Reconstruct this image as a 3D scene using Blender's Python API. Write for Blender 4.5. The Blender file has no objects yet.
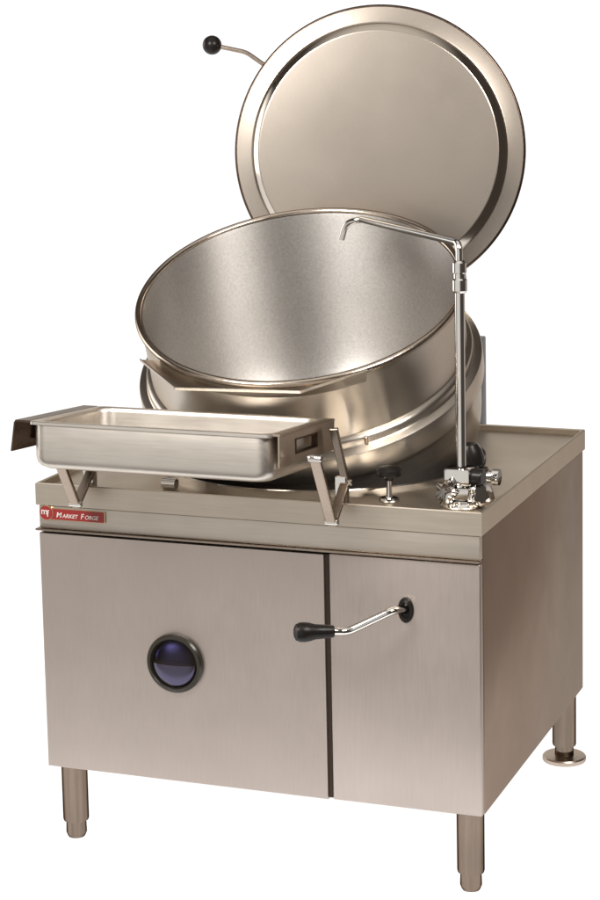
import bpy, bmesh, math, random
from mathutils import Vector, Matrix, Euler
random.seed(7)
PI = math.pi
scene = bpy.context.scene
col = scene.collection
W, D = 0.914, 0.803            # cabinet width and depth (metres); front face lies on y = 0
ZB, ZA, ZL, ZT = 0.160, 0.654, 0.702, 0.747   # cabinet bottom, apron bottom, deck lip bottom, deck lip top
ZD = 0.735                     # recessed deck

# ------------------------------------------------------------------ materials
def new_mat(name):
    m = bpy.data.materials.new(name); m.use_nodes = True
    nt = m.node_tree; b = nt.nodes['Principled BSDF']
    return m, nt, b

def steel(name, color, rough=0.34, grain=(1, 1, 1), scale=220.0, dcol=0.10, drough=0.08, bump=0.02, blotch=0.06, aniso=0.0, edge=(0.55, 0.50, 0.45), smear=0.03):
    """brushed stainless steel: stretched noise for the grain, a broad noise for uneven tone"""
    m, nt, b = new_mat(name)
    N, L = nt.nodes.new, nt.links.new
    tc = N('ShaderNodeTexCoord'); mp = N('ShaderNodeMapping'); mp.inputs['Scale'].default_value = grain
    L(tc.outputs['Object'], mp.inputs['Vector'])
    n1 = N('ShaderNodeTexNoise'); n1.inputs['Scale'].default_value = scale; n1.inputs['Detail'].default_value = 4
    L(mp.outputs['Vector'], n1.inputs['Vector'])
    n2 = N('ShaderNodeTexNoise'); n2.inputs['Scale'].default_value = 7.0; n2.inputs['Detail'].default_value = 5
    L(tc.outputs['Object'], n2.inputs['Vector'])
    r1 = N('ShaderNodeMapRange'); r1.inputs['To Min'].default_value = 1 - dcol; r1.inputs['To Max'].default_value = 1 + dcol
    r1.inputs['From Min'].default_value = 0.25; r1.inputs['From Max'].default_value = 0.75
    L(n1.outputs['Fac'], r1.inputs['Value'])
    r2 = N('ShaderNodeMapRange'); r2.inputs['To Min'].default_value = 1 - blotch; r2.inputs['To Max'].default_value = 1 + blotch
    r2.inputs['From Min'].default_value = 0.3; r2.inputs['From Max'].default_value = 0.7
    L(n2.outputs['Fac'], r2.inputs['Value'])
    mu = N('ShaderNodeMath'); mu.operation = 'MULTIPLY'
    L(r1.outputs['Result'], mu.inputs[0]); L(r2.outputs['Result'], mu.inputs[1])
    vm = N('ShaderNodeVectorMath'); vm.operation = 'SCALE'; vm.inputs[0].default_value = color
    L(mu.outputs['Value'], vm.inputs['Scale'])
    L(vm.outputs['Vector'], b.inputs['Base Color'])
    r3 = N('ShaderNodeMapRange'); r3.inputs['To Min'].default_value = rough - drough; r3.inputs['To Max'].default_value = rough + drough
    L(n1.outputs['Fac'], r3.inputs['Value'])
    n3 = N('ShaderNodeTexNoise'); n3.inputs['Scale'].default_value = 11.0; n3.inputs['Detail'].default_value = 6; n3.inputs['Distortion'].default_value = 0.6
    L(tc.outputs['Object'], n3.inputs['Vector'])                 # handling smears: slightly duller and shinier areas
    r4 = N('ShaderNodeMapRange'); r4.inputs['From Min'].default_value = 0.3; r4.inputs['From Max'].default_value = 0.7
    r4.inputs['To Min'].default_value = -smear; r4.inputs['To Max'].default_value = smear
    L(n3.outputs['Fac'], r4.inputs['Value']); ad = N('ShaderNodeMath'); ad.use_clamp = True
    L(r3.outputs['Result'], ad.inputs[0]); L(r4.outputs['Result'], ad.inputs[1])
    L(ad.outputs['Value'], b.inputs['Roughness'])
    b.inputs['Specular Tint'].default_value = (*edge, 1)
    b.inputs['Metallic'].default_value = 1.0
    if aniso:
        b.inputs['Anisotropic'].default_value = aniso
        b.inputs['Anisotropic Rotation'].default_value = 0.25
        tg = N('ShaderNodeTangent'); tg.direction_type = 'RADIAL'; tg.axis = 'Z'
        L(tg.outputs['Tangent'], b.inputs['Tangent'])
    if bump:
        bp = N('ShaderNodeBump'); bp.inputs['Strength'].default_value = bump; bp.inputs['Distance'].default_value = 0.002
        L(n1.outputs['Fac'], bp.inputs['Height']); L(bp.outputs['Normal'], b.inputs['Normal'])
    return m

def plain(name, color, rough=0.4, metal=0.0, coat=0.0, noise=0.08, nscale=60.0):
    m, nt, b = new_mat(name)
    N, L = nt.nodes.new, nt.links.new
    tc = N('ShaderNodeTexCoord'); n = N('ShaderNodeTexNoise'); n.inputs['Scale'].default_value = nscale; n.inputs['Detail'].default_value = 4
    L(tc.outputs['Object'], n.inputs['Vector'])
    r = N('ShaderNodeMapRange'); r.inputs['To Min'].default_value = 1 - noise; r.inputs['To Max'].default_value = 1 + noise
    L(n.outputs['Fac'], r.inputs['Value'])
    v = N('ShaderNodeVectorMath'); v.operation = 'SCALE'; v.inputs[0].default_value = color
    L(r.outputs['Result'], v.inputs['Scale']); L(v.outputs['Vector'], b.inputs['Base Color'])
    r2 = N('ShaderNodeMapRange'); r2.inputs['To Min'].default_value = max(0.02, rough - 0.05); r2.inputs['To Max'].default_value = rough + 0.05
    L(n.outputs['Fac'], r2.inputs['Value']); L(r2.outputs['Result'], b.inputs['Roughness'])
    b.inputs['Metallic'].default_value = metal; b.inputs['Coat Weight'].default_value = coat
    return m

M = {}
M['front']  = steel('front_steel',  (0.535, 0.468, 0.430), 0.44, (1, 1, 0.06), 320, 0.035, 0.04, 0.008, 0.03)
M['side']   = steel('side_steel_shaded',   (0.305, 0.240, 0.203), 0.36, (1, 1, 0.06), 320, 0.035, 0.04, 0.008, 0.04)  # same steel as the front, darkened to put its shade into the colour
M['apron']  = steel('apron_steel',  (0.63, 0.57, 0.50), 0.38, (0.04, 1, 1), 260, 0.06, 0.05, 0.015, 0.04)
M['deck']   = steel('deck_steel',   (0.60, 0.535, 0.455), 0.42, (0.04, 1, 1), 260, 0.06, 0.06, 0.02, 0.05)
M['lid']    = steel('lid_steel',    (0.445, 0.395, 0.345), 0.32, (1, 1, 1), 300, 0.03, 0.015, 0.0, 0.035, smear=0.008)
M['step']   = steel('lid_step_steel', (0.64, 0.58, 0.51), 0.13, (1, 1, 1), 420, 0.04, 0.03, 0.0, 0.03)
M['inner']  = steel('kettle_inside_steel', (0.70, 0.675, 0.65), 0.47, (1, 1, 1), 180, 0.11, 0.04, 0.0, 0.03, 0.88, smear=0.01)
M['inner'].node_tree.nodes['Principled BSDF'].inputs['Metallic'].default_value = 0.95
M['outer']  = steel('kettle_outside_steel', (0.635, 0.585, 0.525), 0.29, (0.15, 0.15, 1), 240, 0.03, 0.02, 0.0, 0.03, 0.8, smear=0.008)
M['rim']    = steel('rim_steel',    (0.62, 0.53, 0.45), 0.20, (1, 1, 1), 150, 0.05, 0.05, 0.0, 0.03, 0.0, (0.10, 0.07, 0.05))
M['pan']    = steel('pan_steel',    (0.74, 0.69, 0.63), 0.38, (0.05, 1, 1), 260, 0.05, 0.06, 0.01, 0.04)
M['leg']    = steel('leg_steel',    (0.23, 0.18, 0.145), 0.12, (1, 1, 0.03), 75, 0.26, 0.04, 0.0, 0.08, 0.0, (0.04, 0.03, 0.025))  # colour streaks stand in for highlights, dark edge tint for shaded sides
M['bar']    = steel('bar_steel',    (0.40, 0.33, 0.275), 0.27, (1, 1, 1), 90, 0.04, 0.05, 0.0, 0.05)
M['bar_light'] = steel('handle_steel', (0.52, 0.44, 0.37), 0.32, (1, 1, 1), 90, 0.03, 0.03, 0.0, 0.05)
M['chrome'] = steel('chrome',       (0.90, 0.88, 0.85), 0.07, (1, 1, 1), 60, 0.02, 0.03, 0.0, 0.02, 0.0, (0.05, 0.045, 0.04))
M['black']  = plain('black_plastic', (0.012, 0.010, 0.009), 0.32, 0.0, 0.0)
M['black'].node_tree.nodes['Principled BSDF'].inputs['IOR'].default_value = 1.33
M['dark']   = plain('dark_gap', (0.016, 0.013, 0.011), 0.7)
M['brown']  = plain('door_edge', (0.055, 0.038, 0.031), 0.40, 0.8)
M['pull']   = plain('pull_ring', (0.022, 0.018, 0.012), 0.28, 0.0, 0.15)
M['pull_cup'] = plain('pull_cup', (0.022, 0.017, 0.008), 0.25)
pb = M['pull_cup'].node_tree.nodes['Principled BSDF']; pb.inputs['IOR'].default_value = 2.15; pb.inputs['Specular Tint'].default_value = (0.56, 0.53, 1.0, 1)
M['edge']   = steel('shaded_edge_steel', (0.13, 0.095, 0.075), 0.28, (1, 1, 1), 150, 0.05, 0.05, 0.0, 0.05)  # dark reflections and shadow put into the steel's colour
M['red']    = plain('red_enamel', (0.33, 0.016, 0.016), 0.32, 0.0, 0.3)
M['gold']   = plain('badge_border', (0.62, 0.44, 0.26), 0.3, 1.0)
M['white']  = plain('white_enamel', (0.85, 0.80, 0.74), 0.4)
M['post']   = plain('post_grey', (0.20, 0.215, 0.235), 0.5, 0.4)

# ------------------------------------------------------------------ helpers
def finish(bm, name, mat, parent=None, smooth=True, angle=35, kind=None):
    bmesh.ops.remove_doubles(bm, verts=bm.verts, dist=1e-6)
    bmesh.ops.recalc_face_normals(bm, faces=bm.faces)
    me = bpy.data.meshes.new(name); bm.to_mesh(me); bm.free()
    mats = mat if isinstance(mat, (list, tuple)) else [mat]
    for m in mats: me.materials.append(m)
    if smooth:
        me.polygons.foreach_set('use_smooth', [True] * len(me.polygons))
        me.set_sharp_from_angle(angle=math.radians(angle))
    o = bpy.data.objects.new(name, me); col.objects.link(o)
    if parent: o.parent = parent
    if kind: o['kind'] = kind
    return o

def frame(o, z, x=None):
    """matrix with origin o and local z axis along z"""
    z = Vector(z).normalized()
    if x is None: x = Vector((1, 0, 0)) if abs(z.x) < 0.9 else Vector((0, 1, 0))
    x = Vector(x); x = (x - z * x.dot(z)).normalized(); y = z.cross(x)
    m = Matrix((x, y, z)).transposed().to_4x4(); m.translation = Vector(o)
    return m

def add_box(bm, lo, hi, bev=0.0, seg=2, mat=0, mx=None):
    lo, hi = Vector(lo), Vector(hi)
    t = Matrix.Translation((lo + hi) / 2) @ Matrix.Diagonal((*(hi - lo), 1))
    if mx is not None: t = mx @ t
    tmp = bmesh.new()
    bmesh.ops.create_cube(tmp, size=1.0, matrix=t)
    if bev: bmesh.ops.bevel(tmp, geom=tmp.edges[:], offset=bev, segments=seg, affect='EDGES', profile=0.5)
    merge(bm, tmp, mat)

def merge(bm, tmp, mat=0):
    vm = {v: bm.verts.new(v.co) for v in tmp.verts}
    for f in tmp.faces:
        try: nf = bm.faces.new([vm[v] for v in f.verts]); nf.material_index = mat
        except ValueError: pass
    tmp.free()

def add_lathe(bm, prof, mx, seg=96, mat=0, closed=False):
    """prof: list of (radius, height) in the local frame of mx"""
    rings = []
    for r, h in prof:
        if r < 1e-6: rings.append([bm.verts.new(mx @ Vector((0, 0, h)))])
        else: rings.append([bm.verts.new(mx @ Vector((r * math.cos(2*PI*i/seg), r * math.sin(2*PI*i/seg), h))) for i in range(seg)])
    pairs = list(zip(rings, rings[1:])) + ([(rings[-1], rings[0])] if closed else [])
    for a, b in pairs:
        for i in range(seg):
            j = (i + 1) % seg
            if len(a) == 1 and len(b) == 1: continue
            if len(a) == 1: f = bm.faces.new((a[0], b[i], b[j]))
            elif len(b) == 1: f = bm.faces.new((a[i], a[j], b[0]))
            else: f = bm.faces.new((a[i], a[j], b[j], b[i]))
            f.material_index = mat

def round_path(pts, rad, n=6):
    """polyline with filleted corners"""
    pts = [Vector(p) for p in pts]; out = [pts[0]]
    for a, b, c in zip(pts, pts[1:], pts[2:]):
        d1, d2 = (a - b), (c - b)
        k = min(rad, d1.length * 0.48, d2.length * 0.48)
        p, q = b + d1.normalized() * k, b + d2.normalized() * k
        for i in range(n + 1):
            t = i / n; out.append(p * (1-t)**2 + b * 2*t*(1-t) + q * t*t)
    out.append(pts[-1]); return out

def add_tube(bm, pts, r, seg=16, caps=True, mat=0):
    pts = [Vector(p) for p in pts]
    rad = r if isinstance(r, (list, tuple)) else [r] * len(pts)
    up = None; rings = []
    for i, p in enumerate(pts):
        t = ((pts[min(i+1, len(pts)-1)] - pts[max(i-1, 0)])).normalized()
        if up is None: up = Vector((0, 0, 1)) if abs(t.z) < 0.9 else Vector((0, 1, 0))
        up = (up - t * up.dot(t)).normalized(); s = t.cross(up)
        rings.append([bm.verts.new(p + (up * math.cos(2*PI*k/seg) + s * math.sin(2*PI*k/seg)) * rad[i]) for k in range(seg)])
    for a, b in zip(rings, rings[1:]):
        for k in range(seg):
            f = bm.faces.new((a[k], a[(k+1) % seg], b[(k+1) % seg], b[k])); f.material_index = mat
    if caps:
        for rg in (rings[0], rings[-1]): bm.faces.new(rg).material_index = mat

def add_bar(bm, a, b, wx, th, ext=0.0, mat=0, bev=0.0015):
    """flat bar from a to b in a plane of constant x, wx wide along x and th thick"""
    a, b = Vector(a), Vector(b); d = (b - a); n = d.length
    mx = frame(a, d, (1, 0, 0))
    add_box(bm, (-wx/2, -th/2, -ext), (wx/2, th/2, n + ext), bev, 1, mat, mx)

def add_cyl(bm, a, b, r, seg=24, mat=0, bev=0.0):
    a, b = Vector(a), Vector(b); n = (b - a).length
    prof = [(0, 0), (r - bev, 0), (r, bev), (r, n - bev), (r - bev, n), (0, n)] if bev else [(0, 0), (r, 0), (r, n), (0, n)]
    add_lathe(bm, prof, frame(a, b - a), seg, mat)

def thing(name, label, cat, loc=(0, 0, 0)):
    o = bpy.data.objects.new(name, None); o.empty_display_size = 0.1; o.location = loc
    col.objects.link(o); o['label'] = label; o['category'] = cat
    return o

def text_bm(bm, body, size, mx, depth, shear=0.0, mat=0, spacing=1.0):
    cu = bpy.data.curves.new('lettering', 'FONT'); cu.body = body; cu.size = size; cu.extrude = depth
    cu.shear = shear; cu.space_character = spacing; cu.align_x = 'LEFT'; cu.align_y = 'BOTTOM_BASELINE'
    cu.offset = size * 0.012
    o = bpy.data.objects.new('lettering', cu); col.objects.link(o)
    bpy.context.view_layer.update()
    dg = bpy.context.evaluated_depsgraph_get()
    me = bpy.data.meshes.new_from_object(o.evaluated_get(dg))
    xs = [v.co.x for v in me.vertices]; w = max(xs)
    tmp = bmesh.new(); tmp.from_mesh(me); tmp.transform(mx); merge(bm, tmp, mat)
    bpy.data.objects.remove(o); bpy.data.curves.remove(cu); bpy.data.meshes.remove(me)
    return w

# ------------------------------------------------------------------ the steam kettle
K = thing('steam_kettle', 'stainless steel tilting kettle on a square cabinet with its round lid raised', 'kettle')

# --- cabinet shell
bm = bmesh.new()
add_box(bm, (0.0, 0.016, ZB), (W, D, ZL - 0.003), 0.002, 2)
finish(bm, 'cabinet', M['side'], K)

# --- door and control panel
pc = Vector((0.2925, -0.006, 0.4045)); R0 = 0.0590        # round recessed pull
bm = bmesh.new()
dx0, dx1, dz0, dz1, dy, bv = 0.001, 0.6062, ZB + 0.001, 0.6455, -0.006, 0.0022
def dloop(y, d): return [bm.verts.new((x, y, z)) for x, z in ((dx0 + d, dz0 + d), (dx1 - d, dz0 + d), (dx1 - d, dz1 - d), (dx0 + d, dz1 - d))]
dl = [dloop(0.0145, 0), dloop(dy + bv, 0), dloop(dy + bv * 0.3, bv * 0.3), dloop(dy, bv)]
for A, B in zip(dl, dl[1:]):
    for i in range(4): bm.faces.new((A[i], A[(i+1) % 4], B[(i+1) % 4], B[i]))
def door_edge(a):
    cx, cz = math.cos(a), math.sin(a); q = []
    if cx > 1e-9: q.append((dx1 - bv - pc.x) / cx)
    if cx < -1e-9: q.append((dx0 + bv - pc.x) / cx)
    if cz > 1e-9: q.append((dz1 - bv - pc.z) / cz)
    if cz < -1e-9: q.append((dz0 + bv - pc.z) / cz)
    return (pc.x + cx * min(q), dy, pc.z + cz * min(q))
da = sorted([2*PI*i/96 for i in range(96)] + [math.atan2(v.co.z - pc.z, v.co.x - pc.x) % (2*PI) for v in dl[-1]])
di = [bm.verts.new((pc.x + (R0 - 0.004) * math.cos(a), dy, pc.z + (R0 - 0.004) * math.sin(a))) for a in da]
do = [bm.verts.new(door_edge(a)) for a in da]
for i in range(len(da)):
    j = (i + 1) % len(da); bm.faces.new((di[i], di[j], do[j], do[i]))
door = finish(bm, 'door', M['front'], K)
bm = bmesh.new()
add_box(bm, (0.6064, -0.001, ZB + 0.004), (0.6150, 0.0140, 0.6450), 0.0, 1)
finish(bm, 'door_edge_strip', M['brown'], door)
bm = bmesh.new()
add_box(bm, (0.6152, -0.002, ZB + 0.001), (W - 0.001, 0.0145, 0.6470), 0.0025, 3)
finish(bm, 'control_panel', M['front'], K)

# recessed round pull in the door: ring, hollow upper half, domed lower half
pm = frame(pc, (0, -1, 0), (1, 0, 0))
bm = bmesh.new()
add_lathe(bm, [(R0, 0.0), (R0, 0.008), (R0 - 0.003, 0.012), (R0 - 0.0085, 0.0130), (R0 - 0.0108, 0.010), (R0 - 0.0112, 0.002)], pm, 72)
pull = finish(bm, 'door_pull', M['pull'], door)
bm = bmesh.new()
r_in = R0 - 0.0110
def half_disc(bm, y0, y1, depth, n=36, k=24):
    """half of a shallow dish (local frame of the pull); depth > 0 domes outwards"""
    rows = []
    for i in range(k + 1):
        t = i / k; rr = r_in * t
        rows.append([bm.verts.new(pm @ Vector((rr * math.cos(a), rr * math.sin(a), 0.004 + depth * math.sqrt(max(0.0, 1 - t**2.2)))))
                     for a in [y0 + (y1 - y0) * j / n for j in range(n + 1)]])
    for a, b in zip(rows, rows[1:]):
        for j in range(n):
            try: bm.faces.new((a[j], a[j+1], b[j+1], b[j]))
            except ValueError: pass
half_disc(bm, 0, PI, -0.018)
half_disc(bm, PI, 2 * PI, 0.016)
# the little wall that closes the domed half along the diameter
n = 48; top, bot = [], []
for j in range(n + 1):
    x = -r_in + 2 * r_in * j / n; s = math.sqrt(max(0, 1 - (abs(x) / r_in)**2.2))
    top.append(bm.verts.new(pm @ Vector((x, 0, 0.004 + 0.016 * s)))); bot.append(bm.verts.new(pm @ Vector((x, 0, 0.004 - 0.018 * s))))
for j in range(n): bm.faces.new((top[j], top[j+1], bot[j+1], bot[j]))
finish(bm, 'pull_cup', M['pull_cup'], door, angle=50)

# --- apron under the deck lip, with its folded lower edge
bm = bmesh.new()
add_box(bm, (0.001, -0.0025, ZA + 0.001), (W - 0.001, 0.0150, ZL - 0.001), 0.0015, 2)
apron = finish(bm, 'apron', M['apron'], K)
bm = bmesh.new()
add_box(bm, (-0.006, -0.009, ZA - 0.0035), (W - 0.001, 0.0145, ZA + 0.0005), 0.0012, 2)
finish(bm, 'drip_edge', M['bar'], apron)
bm = bmesh.new()
add_box(bm, (0.003, 0.004, 0.6470), (W - 0.003, 0.0150, ZA - 0.0036))
finish(bm, 'shadow_gap', M['dark'], apron)

# --- deck with raised marine edge and a round opening
bm = bmesh.new()
hx, hy, hr = 0.457, 0.400, 0.3350
e = 0.004; t = 0.007
x0, x1, y0, y1 = -e, W + e, -e - 0.002, D + e
def rect_pt(a, xa, xb, ya, yb):
    dx, dy = math.cos(a), math.sin(a); s = 1e9
    if dx > 1e-9: s = min(s, (xb - hx) / dx)
    if dx < -1e-9: s = min(s, (xa - hx) / dx)
    if dy > 1e-9: s = min(s, (yb - hy) / dy)
    if dy < -1e-9: s = min(s, (ya - hy) / dy)
    return hx + dx * s, hy + dy * s
ang = sorted(set([2*PI*i/120 for i in range(120)] + [math.atan2(b - hy, a - hx) % (2*PI) for a in (x0 + t, x1 - t) for b in (y0 + t, y1 - t)]))
inn = [bm.verts.new((hx + hr * math.cos(a), hy + hr * math.sin(a), ZD)) for a in ang]
out = [bm.verts.new((*rect_pt(a, x0 + t, x1 - t, y0 + t, y1 - t), ZD)) for a in ang]
for i in range(len(ang)):
    j = (i + 1) % len(ang); bm.faces.new((inn[i], inn[j], out[j], out[i]))
def ring4(z, d): return [bm.verts.new(p) for p in ((x0 + d, y0 + d, z), (x1 - d, y0 + d, z), (x1 - d, y1 - d, z), (x0 + d, y1 - d, z))]
b = 0.0018
loops = [ring4(ZD, t), ring4(ZT - b, t), ring4(ZT, t - b), ring4(ZT, b), ring4(ZT - b, 0), ring4(ZL + b*0.5, 0), ring4(ZL, b*0.5), ring4(ZL, t)]
for A, B in zip(loops, loops[1:]):
    for i in range(4): bm.faces.new((A[i], A[(i+1) % 4], B[(i+1) % 4], B[i]))
deck = finish(bm, 'deck', M['deck'], K)
# upstand ring round the opening, and the dark well below it
bm = bmesh.new(); mx = frame((hx, hy, 0), (0, 0, 1))
add_lathe(bm, [(hr + 0.004, ZD), (hr + 0.004, ZT - 0.001), (hr + 0.001, ZT + 0.001), (hr - 0.003, ZT), (hr - 0.004, ZD - 0.01)], mx, 120)
finish(bm, 'opening_ring', M['chrome'], deck)
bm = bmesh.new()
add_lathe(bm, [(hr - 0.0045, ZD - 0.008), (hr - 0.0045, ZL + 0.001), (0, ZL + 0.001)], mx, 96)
finish(bm, 'opening_well', M['dark'], deck)  # near-black lining, the hollow's shade put into its colour

# --- maker's badge at the left end of the apron
bm = bmesh.new()
bm_y = -0.0028
def rr_plate(bm, xa, xb, za, zb, y, th, rad, mat):
    tmp = bmesh.new()
    pts = []
    for cx, cz, a0 in ((xb - rad, zb - rad, 0), (xa + rad, zb - rad, 90), (xa + rad, za + rad, 180), (xb - rad, za + rad, 270)):
        for k in range(7):
            a = math.radians(a0 + 15 * k); pts.append((cx + rad * math.cos(a), cz + rad * math.sin(a)))
    f0 = [tmp.verts.new((x, y - th, z)) for x, z in pts]; f1 = [tmp.verts.new((x, y, z)) for x, z in pts]
    tmp.faces.new(f0); n = len(pts)
    for i in range(n): tmp.faces.new((f0[i], f0[(i+1) % n], f1[(i+1) % n], f1[i]))
    merge(bm, tmp, mat)
rr_plate(bm, 0.012, 0.1480, 0.6735, 0.6972, bm_y, 0.0018, 0.003, 1)
rr_plate(bm, 0.013, 0.1455, 0.6747, 0.6960, bm_y, 0.0026, 0.0025, 0)
dm = frame((0.0185, bm_y, 0.6872), (0, -1, 0), (1, 0, 0))
add_lathe(bm, [(0.0152, 0), (0.0152, 0.0030), (0.0140, 0.0034)], dm, 40, 1)
add_lathe(bm, [(0.0141, 0.0030), (0.0138, 0.0040), (0, 0.0042)], dm, 40, 0)
badge = finish(bm, 'badge', [M['red'], M['gold']], apron, angle=30)
bm = bmesh.new()
tx = Matrix.Rotation(PI/2, 4, 'X')
def put(body, size, x, z, shear=0.22, y=bm_y - 0.0028, spacing=0.98):
    return x + text_bm(bm, body, size, Matrix.Translation((x, y, z)) @ tx, 0.0003, shear, 0, spacing)
x = put('M', 0.0150, 0.0400, 0.6795)
x = put('ARKET', 0.0112, x + 0.0010, 0.6795)
x = put('F', 0.0150, x + 0.0045, 0.6795)
x = put('ORGE', 0.0112, x + 0.0004, 0.6795)
put('m', 0.019, 0.0075, 0.6845, 0.0, bm_y - 0.0044)
put('f', 0.019, 0.0200, 0.6800, 0.0, bm_y - 0.0044)
finish(bm, 'lettering', M['white'], badge, smooth=False)

# --- legs
def make_leg(x, y, flange):
    mx = frame((x, y, 0), (0, 0, 1)); bm = bmesh.new()
    add_lathe(bm, [(0, ZB), (0.0265, ZB), (0.0265, 0.040), (0.0255, 0.036), (0.0215, 0.035), (0, 0.035)], mx, 40)
    leg = finish(bm, 'leg', M['leg'], K); bm = bmesh.new()
    add_lathe(bm, [(0, 0.0345), (0.0205, 0.0345), (0.0212, 0.010), (0.0190, 0.004), (0.0165, 0.0), (0, 0.0)], mx, 40)
    if flange:
        add_lathe(bm, [(0.0205, 0.014), (0.046, 0.012), (0.0485, 0.009), (0.0485, 0.003), (0.047, 0.0005), (0.02, 0.0005)], mx, 48, 1)
    finish(bm, 'foot', [M['leg'], M['bar_light']], leg)
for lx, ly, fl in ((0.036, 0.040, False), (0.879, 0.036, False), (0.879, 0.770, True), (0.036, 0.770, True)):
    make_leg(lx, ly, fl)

# --- kettle bowl, tilted forward
kc = Vector((0.4344, 0.3384, 1.1026)); kn = Vector((0.0451, -0.4133, 0.9095)).normalized()
KM = frame(kc, kn, (0.9941, 0.1084, 0.0))
bm = bmesh.new()
KW, KM = KM, Matrix.Identity(4)             # the bowl is built in its own frame, then set in place
def ell(r0, h0, depth, n=24, p=3.0):        # rounded bottom
    return [(r0 * math.cos(PI/2*i/n)**(2/p), h0 - depth * math.sin(PI/2*i/n)**(2/p)) for i in range(1, n)] + [(0, h0 - depth)]
# inside skin (material 0), outside skin (material 1)
add_lathe(bm, [(0.3275, -0.004), (0.3240, -0.016), (0.3225, -0.25)] + ell(0.3225, -0.25, 0.218, 24, 4.0), KM, 160, 0)
add_lathe(bm, [(0.3345, -0.010), (0.3315, -0.020), (0.3305, -0.090), (0.3305, -0.152)], KM, 160, 1)
bowl = finish(bm, 'kettle_bowl', [M['inner'], M['outer']], K); bowl.matrix_local = KW
bm = bmesh.new()                            # rolled rim
add_lathe(bm, [(0.3335 + 0.0075 * math.cos(2*PI*i/14), -0.007 + 0.0075 * math.sin(2*PI*i/14)) for i in range(14)], KM, 160, 0, closed=True)
finish(bm, 'rolled_rim', M['rim'], bowl)
bm = bmesh.new()                            # steam jacket: sloped shoulder, band, rounded bottom
add_lathe(bm, [(0.3300, -0.1490), (0.3355, -0.1510), (0.3400, -0.1535), (0.3420, -0.1570), (0.3425, -0.1690), (0.3445, -0.1715), (0.3540, -0.1740), (0.3590, -0.1765), (0.3605, -0.1810), (0.3605, -0.2220), (0.3590, -0.2270),
               (0.3540, -0.2310), (0.3505, -0.2370)] + ell(0.3505, -0.237, 0.262), KM, 160, 0)
finish(bm, 'steam_jacket', M['outer'], bowl)
# welded joint on the jacket shoulder
def kp(a, r, h): return KM @ Vector((r * math.cos(a), r * math.sin(a), h))
bm = bmesh.new()
ja = math.radians(-58)
jm = KM @ Matrix.Rotation(ja, 4, 'Z')
add_box(bm, (0.332, -0.0035, -0.1735), (0.3455, 0.0035, -0.1530), 0.0015, 1, 0, jm)
finish(bm, 'band_joint', M['bar'], bowl)

# pouring lip: three-sided trough hung on the front of the rim
bm = bmesh.new()
lipo = [(-0.266, -0.262), (-0.165, -0.358), (0.084, -0.358), (0.198, -0.280)]
def densify(pts, n):
    o = []
    for a, b in zip(pts, pts[1:]):
        for i in range(n): o.append((a[0] + (b[0]-a[0])*i/n, a[1] + (b[1]-a[1])*i/n))
    return o + [pts[-1]]
lo_ = densify(lipo, 10)
def onr(p, R):
    s = R / math.hypot(*p); return (p[0]*s, p[1]*s)
def strip(A, B):
    va = [bm.verts.new(KM @ Vector(p)) for p in A]; vb = [bm.verts.new(KM @ Vector(p)) for p in B]
    for i in range(len(A) - 1): bm.faces.new((va[i], va[i+1], vb[i+1], vb[i]))
def shrink(p, d):
    L = math.hypot(*p); return (p[0]*(L-d)/L, p[1]*(L-d)/L)
T, H = 0.0020, 0.006
o_top = [(*p, -0.002) for p in lo_]; o_bot = [(*p, -0.002 - H) for p in lo_]
i_top = [(*shrink(p, T), -0.002) for p in lo_]; i_bot = [(*shrink(p, T), -0.002 - H + 0.003) for p in lo_]
w_in = [(*onr(p, 0.3300), -0.026) for p in lo_]; w_un = [(*onr(p, 0.3300), -0.040) for p in lo_]
strip(o_top, o_bot); strip(i_top, i_bot); strip(o_top, i_top); strip(i_bot, w_in); strip(o_bot, w_un)
finish(bm, 'pouring_lip', M['outer'], bowl, angle=25)

# --- lid, raised behind the kettle, underside to the front
ln = Vector((0.2433, -0.9664, 0.0824)).normalized(); lc = Vector((0.4064, 0.9311, 1.3456))
LM = frame(lc, ln, (0.9697, 0.2442, 0.0))
bm = bmesh.new()
prof = [(0, 0.0285), (0.15, 0.0275), (0.2720, 0.0264), (0.2752, 0.0262), (0.2766, 0.0254), (0.2930, 0.0022), (0.2942, 0.0010), (0.2964, 0.0004), (0.3275, -0.0015), (0.3300, -0.0018)]
prof += [(0.326, -0.0135), (0.323, -0.012), (0.30, -0.020), (0.22, -0.040), (0.11, -0.052), (0, -0.055)]
add_lathe(bm, prof, LM, 160)
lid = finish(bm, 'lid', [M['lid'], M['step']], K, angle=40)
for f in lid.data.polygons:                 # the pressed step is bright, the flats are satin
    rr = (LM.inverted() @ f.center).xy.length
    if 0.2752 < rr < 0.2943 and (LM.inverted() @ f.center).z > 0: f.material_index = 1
bm = bmesh.new()
add_lathe(bm, [(0.3302 + 0.0056 * math.sin(2*PI*k/16), -0.0078 + 0.0062 * math.cos(2*PI*k/16)) for k in range(16)], LM, 160, 0, closed=True)
finish(bm, 'lid_edge', M['edge'], lid)  # dark steel stands in for dark surroundings mirrored in the bead
def lp(x, y, h): return LM @ Vector((x, y, h))
bm = bmesh.new()
add_tube(bm, round_path([lp(-0.215, 0.165, -0.030), lp(-0.267, 0.203, -0.024), lp(-0.309, 0.233, -0.022), lp(-0.386, 0.250, -0.020)], 0.012), 0.0052, 14)
finish(bm, 'handle_rod', M['bar'], lid)
bm = bmesh.new()
bmesh.ops.create_uvsphere(bm, u_segments=32, v_segments=20, radius=0.0225, matrix=LM @ Matrix.Translation((-0.388, 0.2505, -0.020)))
finish(bm, 'handle_ball', M['black'], lid)
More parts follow.
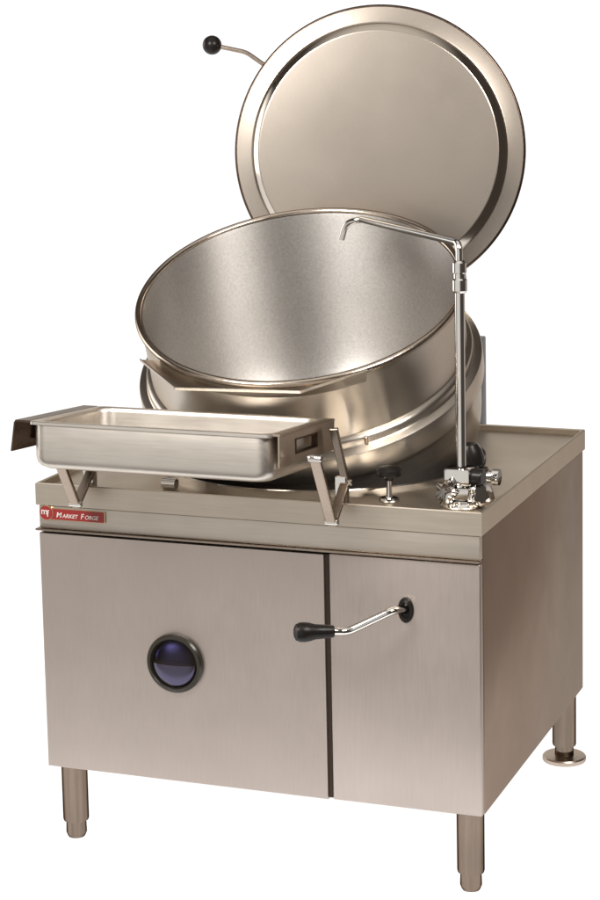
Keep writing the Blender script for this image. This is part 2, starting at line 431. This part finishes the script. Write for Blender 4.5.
# lid hinge arm behind the kettle and the grey rear post that carries it
bm = bmesh.new()
add_tube(bm, round_path([(0.640, 0.830, 0.925), (0.520, 0.900, 0.935), (0.470, 0.960, 1.00), (0.430, 0.985, 1.20), (0.415, 0.975, 1.32)], 0.05), 0.014, 16)
finish(bm, 'lid_arm', M['bar'], K)
bm = bmesh.new()
add_box(bm, (0.622, 0.812, 0.45), (0.682, 0.850, 0.940), 0.004, 2)
finish(bm, 'rear_post', M['post'], K)

# --- faucet on the deck
fx, fy = 0.851, 0.088
mx = frame((fx, fy, ZD), (0, 0, 1))
def hexm(z0, z1, r, mxx, bmm, mat=0, rot=0.0):
    tmp = bmesh.new()
    add_lathe(tmp, [(0, z0), (r * 0.93, z0), (r, z0 + 0.003), (r, z1 - 0.003), (r * 0.93, z1), (0, z1)], mxx @ Matrix.Rotation(rot, 4, 'Z'), 6)
    merge(bmm, tmp, mat)
bm = bmesh.new()
add_lathe(bm, [(0, 0.001), (0.040, 0.001), (0.041, 0.004), (0.036, 0.010), (0.028, 0.013), (0.026, 0.014), (0, 0.014)], mx, 40)
add_lathe(bm, [(0, 0.014), (0.019, 0.014), (0.019, 0.046), (0, 0.046)], mx, 32)
hexm(0.015, 0.038, 0.0300, mx, bm, rot=0.2)
faucet = finish(bm, 'faucet', M['chrome'], K, angle=30)
def lobed(bmm, mxx, r, z0, z1, lobes=5, amp=0.16, seg=80):
    rows = []
    for z, k in ((z0, 0.0), (z0, 0.90), (z0 + (z1-z0)*0.15, 1.0), (z0 + (z1-z0)*0.8, 1.0), (z1, 0.86), (z1 + (z1-z0)*0.08, 0.0)):
        if k == 0: rows.append([bmm.verts.new(mxx @ Vector((0, 0, z)))]); continue
        rows.append([bmm.verts.new(mxx @ Vector((r*k*(1 + amp*math.cos(lobes*2*PI*i/seg)) * math.cos(2*PI*i/seg), r*k*(1 + amp*math.cos(lobes*2*PI*i/seg)) * math.sin(2*PI*i/seg), z))) for i in range(seg)])
    for a, b in zip(rows, rows[1:]):
        for i in range(seg):
            j = (i + 1) % seg
            if len(a) == 1: bmm.faces.new((a[0], b[i], b[j]))
            elif len(b) == 1: bmm.faces.new((a[i], a[j], b[0]))
            else: bmm.faces.new((a[i], a[j], b[j], b[i]))
bm = bmesh.new()                            # lobed chrome hand knobs, one in front and one to the right
lobed(bm, frame((fx - 0.016, fy - 0.022, ZD + 0.030), (-0.35, -1.0, 0.25)), 0.0200, 0.0, 0.020)
finish(bm, 'hand_knob', M['chrome'], faucet, angle=30)
bm = bmesh.new()
lobed(bm, frame((fx + 0.030, fy - 0.010, ZD + 0.024), (0.80, -0.60, 0.2)), 0.0190, 0.0, 0.020)
finish(bm, 'hand_knob', M['chrome'], faucet, angle=30)
bm = bmesh.new()                            # valve body lying across the riser
add_box(bm, (-0.028, -0.022, 0.043), (0.022, 0.022, 0.074), 0.003, 2, 0, mx)
finish(bm, 'valve_body', M['chrome'], faucet)
bm = bmesh.new()
vm_ = frame((fx + 0.0225, fy, ZD + 0.057), (1, -0.1, 0))
add_lathe(bm, [(0, 0), (0.0160, 0), (0.0160, 0.020), (0.0145, 0.022), (0, 0.022)], vm_, 24)
finish(bm, 'valve_cap', M['black'], faucet)
bm = bmesh.new()                            # supply elbow running back from the riser
add_tube(bm, round_path([(fx + 0.016, fy + 0.006, ZD + 0.030), (fx + 0.030, fy + 0.050, ZD + 0.024), (fx + 0.032, fy + 0.060, ZD + 0.001)], 0.014), 0.0155, 16)
finish(bm, 'supply_elbow', M['chrome'], faucet)
bm = bmesh.new()                            # riser, with collar below the swing spout
add_tube(bm, [(fx, fy, ZD + 0.068), (fx, fy, 1.150)], 0.0097, 24)
finish(bm, 'riser', M['chrome'], faucet)
bm = bmesh.new(); cm = frame((fx, fy, 0), (0, 0, 1))
add_lathe(bm, [(0, 1.140), (0.0115, 1.140), (0.0145, 1.144), (0.0145, 1.164), (0.0120, 1.167), (0.0120, 1.176), (0.0138, 1.178), (0.0138, 1.196), (0.0095, 1.200), (0, 1.200)], cm, 32)
finish(bm, 'collar', M['chrome'], faucet, angle=30)
bm = bmesh.new()
add_tube(bm, round_path([(fx, fy, 1.195), (fx, fy, 1.2330), (0.497, 0.537, 1.2290), (0.462, 0.545, 1.2180), (0.452, 0.545, 1.184)], 0.045, 10), 0.0068, 20)
finish(bm, 'swing_spout', M['chrome'], faucet)

# second valve with a black lever knob further back on the deck
vx, vy = 0.8440, 0.205; mx = frame((vx, vy, ZD), (0, 0, 1))
bm = bmesh.new()
add_lathe(bm, [(0, 0.001), (0.018, 0.001), (0.018, 0.005), (0.012, 0.008), (0, 0.008)], mx, 32)
add_lathe(bm, [(0, 0.008), (0.011, 0.008), (0.011, 0.030), (0, 0.030)], mx, 24)
hexm(-0.020, 0.022, 0.0195, frame((vx + 0.002, vy, ZD + 0.032), (1, 0, 0)), bm, rot=0.3)
add_lathe(bm, [(0, 0.020), (0.0120, 0.020), (0.0120, 0.032), (0.0160, 0.034), (0.0160, 0.047), (0, 0.047)], frame((vx + 0.002, vy, ZD + 0.032), (1, 0, 0)), 24)
valve = finish(bm, 'steam_valve', M['chrome'], K, angle=30)
bm = bmesh.new()
add_lathe(bm, [(0, 0.046), (0.021, 0.047), (0.0265, 0.054), (0.0265, 0.066), (0.023, 0.082), (0.016, 0.093), (0, 0.097)], frame((vx, vy, ZD + 0.004), (-0.10, -0.1, 1)), 12)
finish(bm, 'valve_knob', M['black'], valve, angle=30)

# black mushroom knob on a thin stem at the front of the deck
nx, ny = 0.708, 0.086; mx = frame((nx, ny, ZD), (0, 0, 1))
bm = bmesh.new()
add_lathe(bm, [(0, 0.0008), (0.0190, 0.0008), (0.0195, 0.004), (0.0165, 0.0065), (0.0065, 0.0075), (0.0058, 0.010), (0.0048, 0.045), (0, 0.045)], mx, 32)
kn_ = finish(bm, 'draw_knob', M['chrome'], K, angle=30)
bm = bmesh.new()
add_lathe(bm, [(0, 0.040), (0.007, 0.040), (0.0095, 0.046), (0.0235, 0.050), (0.0262, 0.055), (0.0250, 0.061), (0.0190, 0.066), (0.0080, 0.069), (0, 0.0695)], mx, 40)
finish(bm, 'knob_cap', M['black'], kn_)

# --- tilt crank on the control panel
bm = bmesh.new()
em = frame((0.7680, -0.002, 0.5500), (0, -1, 0), (1, 0, 0)) @ Matrix.Diagonal((0.62, 1, 1, 1))
add_lathe(bm, [(0.0245, 0), (0.0245, 0.003), (0.0225, 0.005), (0.0150, 0.005), (0.0140, 0.002), (0, 0.002)], em, 40)
crank_hole = finish(bm, 'crank_bushing', M['black'], K)
c0, c1, c2, c3, c4 = (0.768, -0.004, 0.551), (0.7622, -0.055, 0.5640), (0.6800, -0.085, 0.5235), (0.6580, -0.105, 0.5285), (0.6040, -0.140, 0.5320)
bm = bmesh.new()
add_tube(bm, round_path([c0, c1, c2, c3, c4], 0.016, 8), 0.0072, 18)
crank = finish(bm, 'tilt_crank', M['chrome'], K)
bm = bmesh.new()
gm = frame(c3, Vector(c4) - Vector(c3)); L = (Vector(c4) - Vector(c3)).length
add_lathe(bm, [(0.0072, -0.004), (0.0110, -0.003), (0.0122, 0.004), (0.0132, 0.020), (0.0142, L*0.50), (0.0172, L*0.66), (0.0185, L*0.80), (0.0182, L*0.95), (0.0150, L*1.06), (0.0090, L*1.11), (0, L*1.12)], gm, 28)
finish(bm, 'crank_grip', M['black'], crank)

# --- folding pan supports in front of the kettle
def pan_support(x, xa, fz):
    V, A, B, Cc = (x, -0.060, 0.724), (xa, -0.165, 0.866), (x, 0.020, 0.782), (x - 0.012, -0.004, 0.884)
    wx = 0.020
    bm = bmesh.new()
    add_bar(bm, V, A, wx, 0.010, 0.006); 
    br = finish(bm, 'pan_support', M['bar'], K)
    bm = bmesh.new(); add_bar(bm, (x, -0.056, 0.722), B, wx * 0.9, 0.010, 0.006); finish(bm, 'lower_link', M['bar'], br)
    bm = bmesh.new(); add_bar(bm, B, Cc, wx * 0.8, 0.009, 0.006); finish(bm, 'upper_link', M['bar'], br)
    bm = bmesh.new(); add_box(bm, (x - 0.020, 0.012, ZD + 0.0005), (x + 0.004, 0.030, ZD + 0.060), 0.002, 1); finish(bm, 'deck_lug', M['chrome'], br)
    for p in (A, B, V):
        bm = bmesh.new(); add_cyl(bm, (p[0] - 0.0125, p[1], p[2]), (p[0] + 0.0135, p[1], p[2]), 0.0065, 18, 0, 0.001)
        finish(bm, 'pivot_pin', M['chrome'], br)
pan_support(0.644, 0.6535, 0)
pan_support(0.1125, 0.1230, 0)
bm = bmesh.new()
add_cyl(bm, (0.245, 0.060, ZD + 0.012), (0.275, 0.060, ZD + 0.012), 0.011, 20, 0, 0.001)
finish(bm, 'stop_pin', M['chrome'], K)

# ------------------------------------------------------------------ the pan on the supports (its own thing)
P = thing('steam_pan', 'shallow rectangular steel pan with folded end handles under the pouring lip', 'pan', (0.1104, -0.2334, 0.92))
P.rotation_euler = (-0.080, 0, -0.006)
pw, pd, ph = 0.489, 0.290, 0.088
def rrect(x0, x1, y0, y1, r, z, n=7):
    pts = []
    for cx, cy, a0 in ((x1 - r, y1 - r, 0), (x0 + r, y1 - r, 90), (x0 + r, y0 + r, 180), (x1 - r, y0 + r, 270)):
        for k in range(n + 1):
            a = math.radians(a0 + 90 * k / n); pts.append((cx + r * math.cos(a), cy + r * math.sin(a), z))
    return pts
def loft(bm, loops, cap=True):
    vs = [[bm.verts.new(p) for p in l] for l in loops]
    for a, b in zip(vs, vs[1:]):
        n = len(a)
        for i in range(n): bm.faces.new((a[i], a[(i+1) % n], b[(i+1) % n], b[i]))
    if cap: bm.faces.new(vs[-1])
bm = bmesh.new()
q = 0.010                                    # rim flange width
loops = [rrect(0, pw, 0, pd, 0.012, -0.006), rrect(0, pw, 0, pd, 0.012, -0.001), rrect(0.001, pw - 0.001, 0.001, pd - 0.001, 0.012, 0.0),
         rrect(q, pw - q, q, pd - q, 0.030, 0.0), rrect(q + 0.003, pw - q - 0.003, q + 0.003, pd - q - 0.003, 0.030, -0.003)]
dep = [(-0.010, 0.004), (-0.066, 0.005), (-0.075, 0.007), (-0.082, 0.013), (-0.0865, 0.022), (-0.088, 0.036)]
loops += [rrect(q + s, pw - q - s, q + s, pd - q - s, 0.032, z) for z, s in dep]
loft(bm, loops)
loft(bm, [rrect(s - 0.0, pw - s, s, pd - s, 0.030, z) for z, s in ((-0.0045, 0.004), (-0.008, 0.003), (-0.068, 0.004), (-0.077, 0.006), (-0.084, 0.011), (-0.0885, 0.019), (-0.0905, 0.034))])
finish(bm, 'pan_body', M['pan'], P, angle=45)
def handle(xs, sgn, reach, flare, mat):
    """flange reaching out from the pan end and a plate folded down with a hand slot"""
    bm = bmesh.new(); xo = xs + sgn * reach; y0h, y1h = 0.006, pd - 0.006; th = 0.003
    lo, hi = min(xs, xo), max(xs, xo)
    add_box(bm, (lo, y0h, -0.0035), (hi + (th if sgn > 0 else 0), y1h, 0.0005), 0.001, 1)
    mxh = Matrix.Translation((xo, 0, -0.003)) @ Matrix.Rotation(sgn * -flare, 4, 'Y')
    h = 0.056; s0, s1 = 0.085, 0.190; za, zb = -0.014, -0.038
    for (ya, yb, z0, z1) in ((y0h, s0, -h, 0), (s1, y1h, -h, 0), (s0, s1, za, 0), (s0, s1, -h, zb)):
        add_box(bm, (-th/2, ya, z0), (th/2, yb, z1), 0, 1, 0, mxh)
    for (ya, yb, z0, z1) in ((s0 - 0.002, s1 + 0.002, za - 0.0005, za + 0.002), (s0 - 0.002, s1 + 0.002, zb - 0.002, zb + 0.0005), (s0 - 0.002, s0 + 0.0005, zb, za), (s1 - 0.0005, s1 + 0.002, zb, za)):
        add_box(bm, (-0.009 if sgn > 0 else -0.003, ya, z0), (0.003 if sgn > 0 else 0.009, yb, z1), 0, 1, 1, mxh)
    finish(bm, 'pan_handle', [mat, M['edge']], P, smooth=False)  # slot returns added in shaded steel to darken the opening's outline
handle(pw - 0.001, 1, 0.012, 0.02, M['bar_light'])
handle(0.001, -1, 0.032, 0.12, M['edge'])  # darker steel paints in the shade on this handle's inner face

# ------------------------------------------------------------------ setting: white studio floor, with added glow that hides contact shadows
m, nt, b = new_mat('glowing_white_floor')
b.inputs['Base Color'].default_value = (0.86, 0.86, 0.86, 1); b.inputs['Roughness'].default_value = 0.9
b.inputs['Emission Color'].default_value = (1, 1, 1, 1); b.inputs['Emission Strength'].default_value = 0.94
N, L = nt.nodes.new, nt.links.new
tc = N('ShaderNodeTexCoord'); nz = N('ShaderNodeTexNoise'); nz.inputs['Scale'].default_value = 30
L(tc.outputs['Object'], nz.inputs['Vector'])
mr = N('ShaderNodeMapRange'); mr.inputs['To Min'].default_value = 0.28; mr.inputs['To Max'].default_value = 0.32
L(nz.outputs['Fac'], mr.inputs['Value']); cb = N('ShaderNodeCombineColor')
for k in range(3): L(mr.outputs['Result'], cb.inputs[k])
L(cb.outputs['Color'], b.inputs['Base Color'])
bm = bmesh.new()
vs = [bm.verts.new(p) for p in ((-9, -0.5, 0), (1.6, -0.5, 0), (1.6, 9, 0), (-9, 9, 0))]
bm.faces.new(vs)
finish(bm, 'floor', m, None, smooth=False, kind='structure')

# ------------------------------------------------------------------ world: a studio with a white wall behind and soft boxes in front
w = bpy.data.worlds.new('World'); scene.world = w; w.use_nodes = True
nt = w.node_tree; N, L = nt.nodes.new, nt.links.new
bg = nt.nodes['Background']
geo = N('ShaderNodeTexCoord')
def lobe(direction, inner, outer):
    d = Vector(direction).normalized()
    dt = N('ShaderNodeVectorMath'); dt.operation = 'DOT_PRODUCT'; dt.inputs[1].default_value = d
    L(geo.outputs['Generated'], dt.inputs[0])
    r = N('ShaderNodeMapRange'); r.interpolation_type = 'SMOOTHSTEP'
    r.inputs['From Min'].default_value = math.cos(math.radians(outer)); r.inputs['From Max'].default_value = math.cos(math.radians(inner))
    L(dt.outputs['Value'], r.inputs['Value']); return r.outputs['Result']
cur = None
def mix(fac, colr):
    global cur
    mxn = N('ShaderNodeMix'); mxn.data_type = 'RGBA'
    L(fac, mxn.inputs['Factor'])
    if cur is None: mxn.inputs['A'].default_value = BASE
    else: L(cur, mxn.inputs['A'])
    mxn.inputs['B'].default_value = (*colr, 1)
    cur = mxn.outputs['Result']
BASE = (0.06, 0.050, 0.043, 1)
mix(lobe((-0.24, -0.96, -0.13), 20, 52), (0.66, 0.635, 0.60))  # broad bright studio wall in front of the appliance
mix(lobe((-1.0, 0.14, 0.03), 13, 29), (3.0, 2.9, 2.8))         # tall soft box on the left
mix(lobe((0.0, -0.2, 1.0), 10, 45), (0.80, 0.76, 0.70))        # bounced light overhead
mix(lobe((0.45, 0.88, -0.20), 14, 40), (0.60, 0.53, 0.48))     # dim corner behind to the right
mix(lobe((-0.36, 0.93, -0.05), 26, 42), (1.15, 1.15, 1.15))    # white backdrop
L(cur, bg.inputs['Color']); bg.inputs['Strength'].default_value = 1.0

def area(name, loc, target, sx, sy, power, colr):
    la = bpy.data.lights.new(name, 'AREA'); la.shape = 'RECTANGLE'; la.size = sx; la.size_y = sy; la.energy = power; la.color = colr
    o = bpy.data.objects.new(name, la); col.objects.link(o); o.location = loc
    o.rotation_euler = (Vector(target) - Vector(loc)).to_track_quat('-Z', 'Y').to_euler()
area('front_softbox', (-0.34, -2.2, 2.9), (0.43, 0.34, 1.0), 0.9, 0.9, 90, (1.0, 0.96, 0.91))
area('right_softbox', (2.60, -1.10, 2.9), (0.43, 0.34, 1.0), 1.2, 1.2, 75, (1.0, 0.95, 0.89))

# ------------------------------------------------------------------ camera
cam = bpy.data.cameras.new('camera'); co = bpy.data.objects.new('camera', cam); col.objects.link(co)
yaw, pit, rol = 0.361484, 0.14296, -0.018852
fw = Vector((-math.sin(yaw) * math.cos(pit), math.cos(yaw) * math.cos(pit), -math.sin(pit)))
r = Vector((math.cos(yaw), math.sin(yaw), 0)); u = r.cross(fw)
r2 = math.cos(rol) * r + math.sin(rol) * u; u2 = -math.sin(rol) * r + math.cos(rol) * u
mat = Matrix((r2, u2, -fw)).transposed().to_4x4(); mat.translation = Vector((1.964528, -3.593163, 1.64593))
co.matrix_world = mat
cam.sensor_fit = 'VERTICAL'; cam.sensor_height = 36.0; cam.lens = 2082.22 / 900 * 36.0
cam.shift_x = -20 / 900; cam.shift_y = -130 / 900
cam.clip_end = 200
scene.camera = co
scene.view_settings.view_transform = 'Standard'; scene.view_settings.look = 'None'; scene.view_settings.exposure = 0
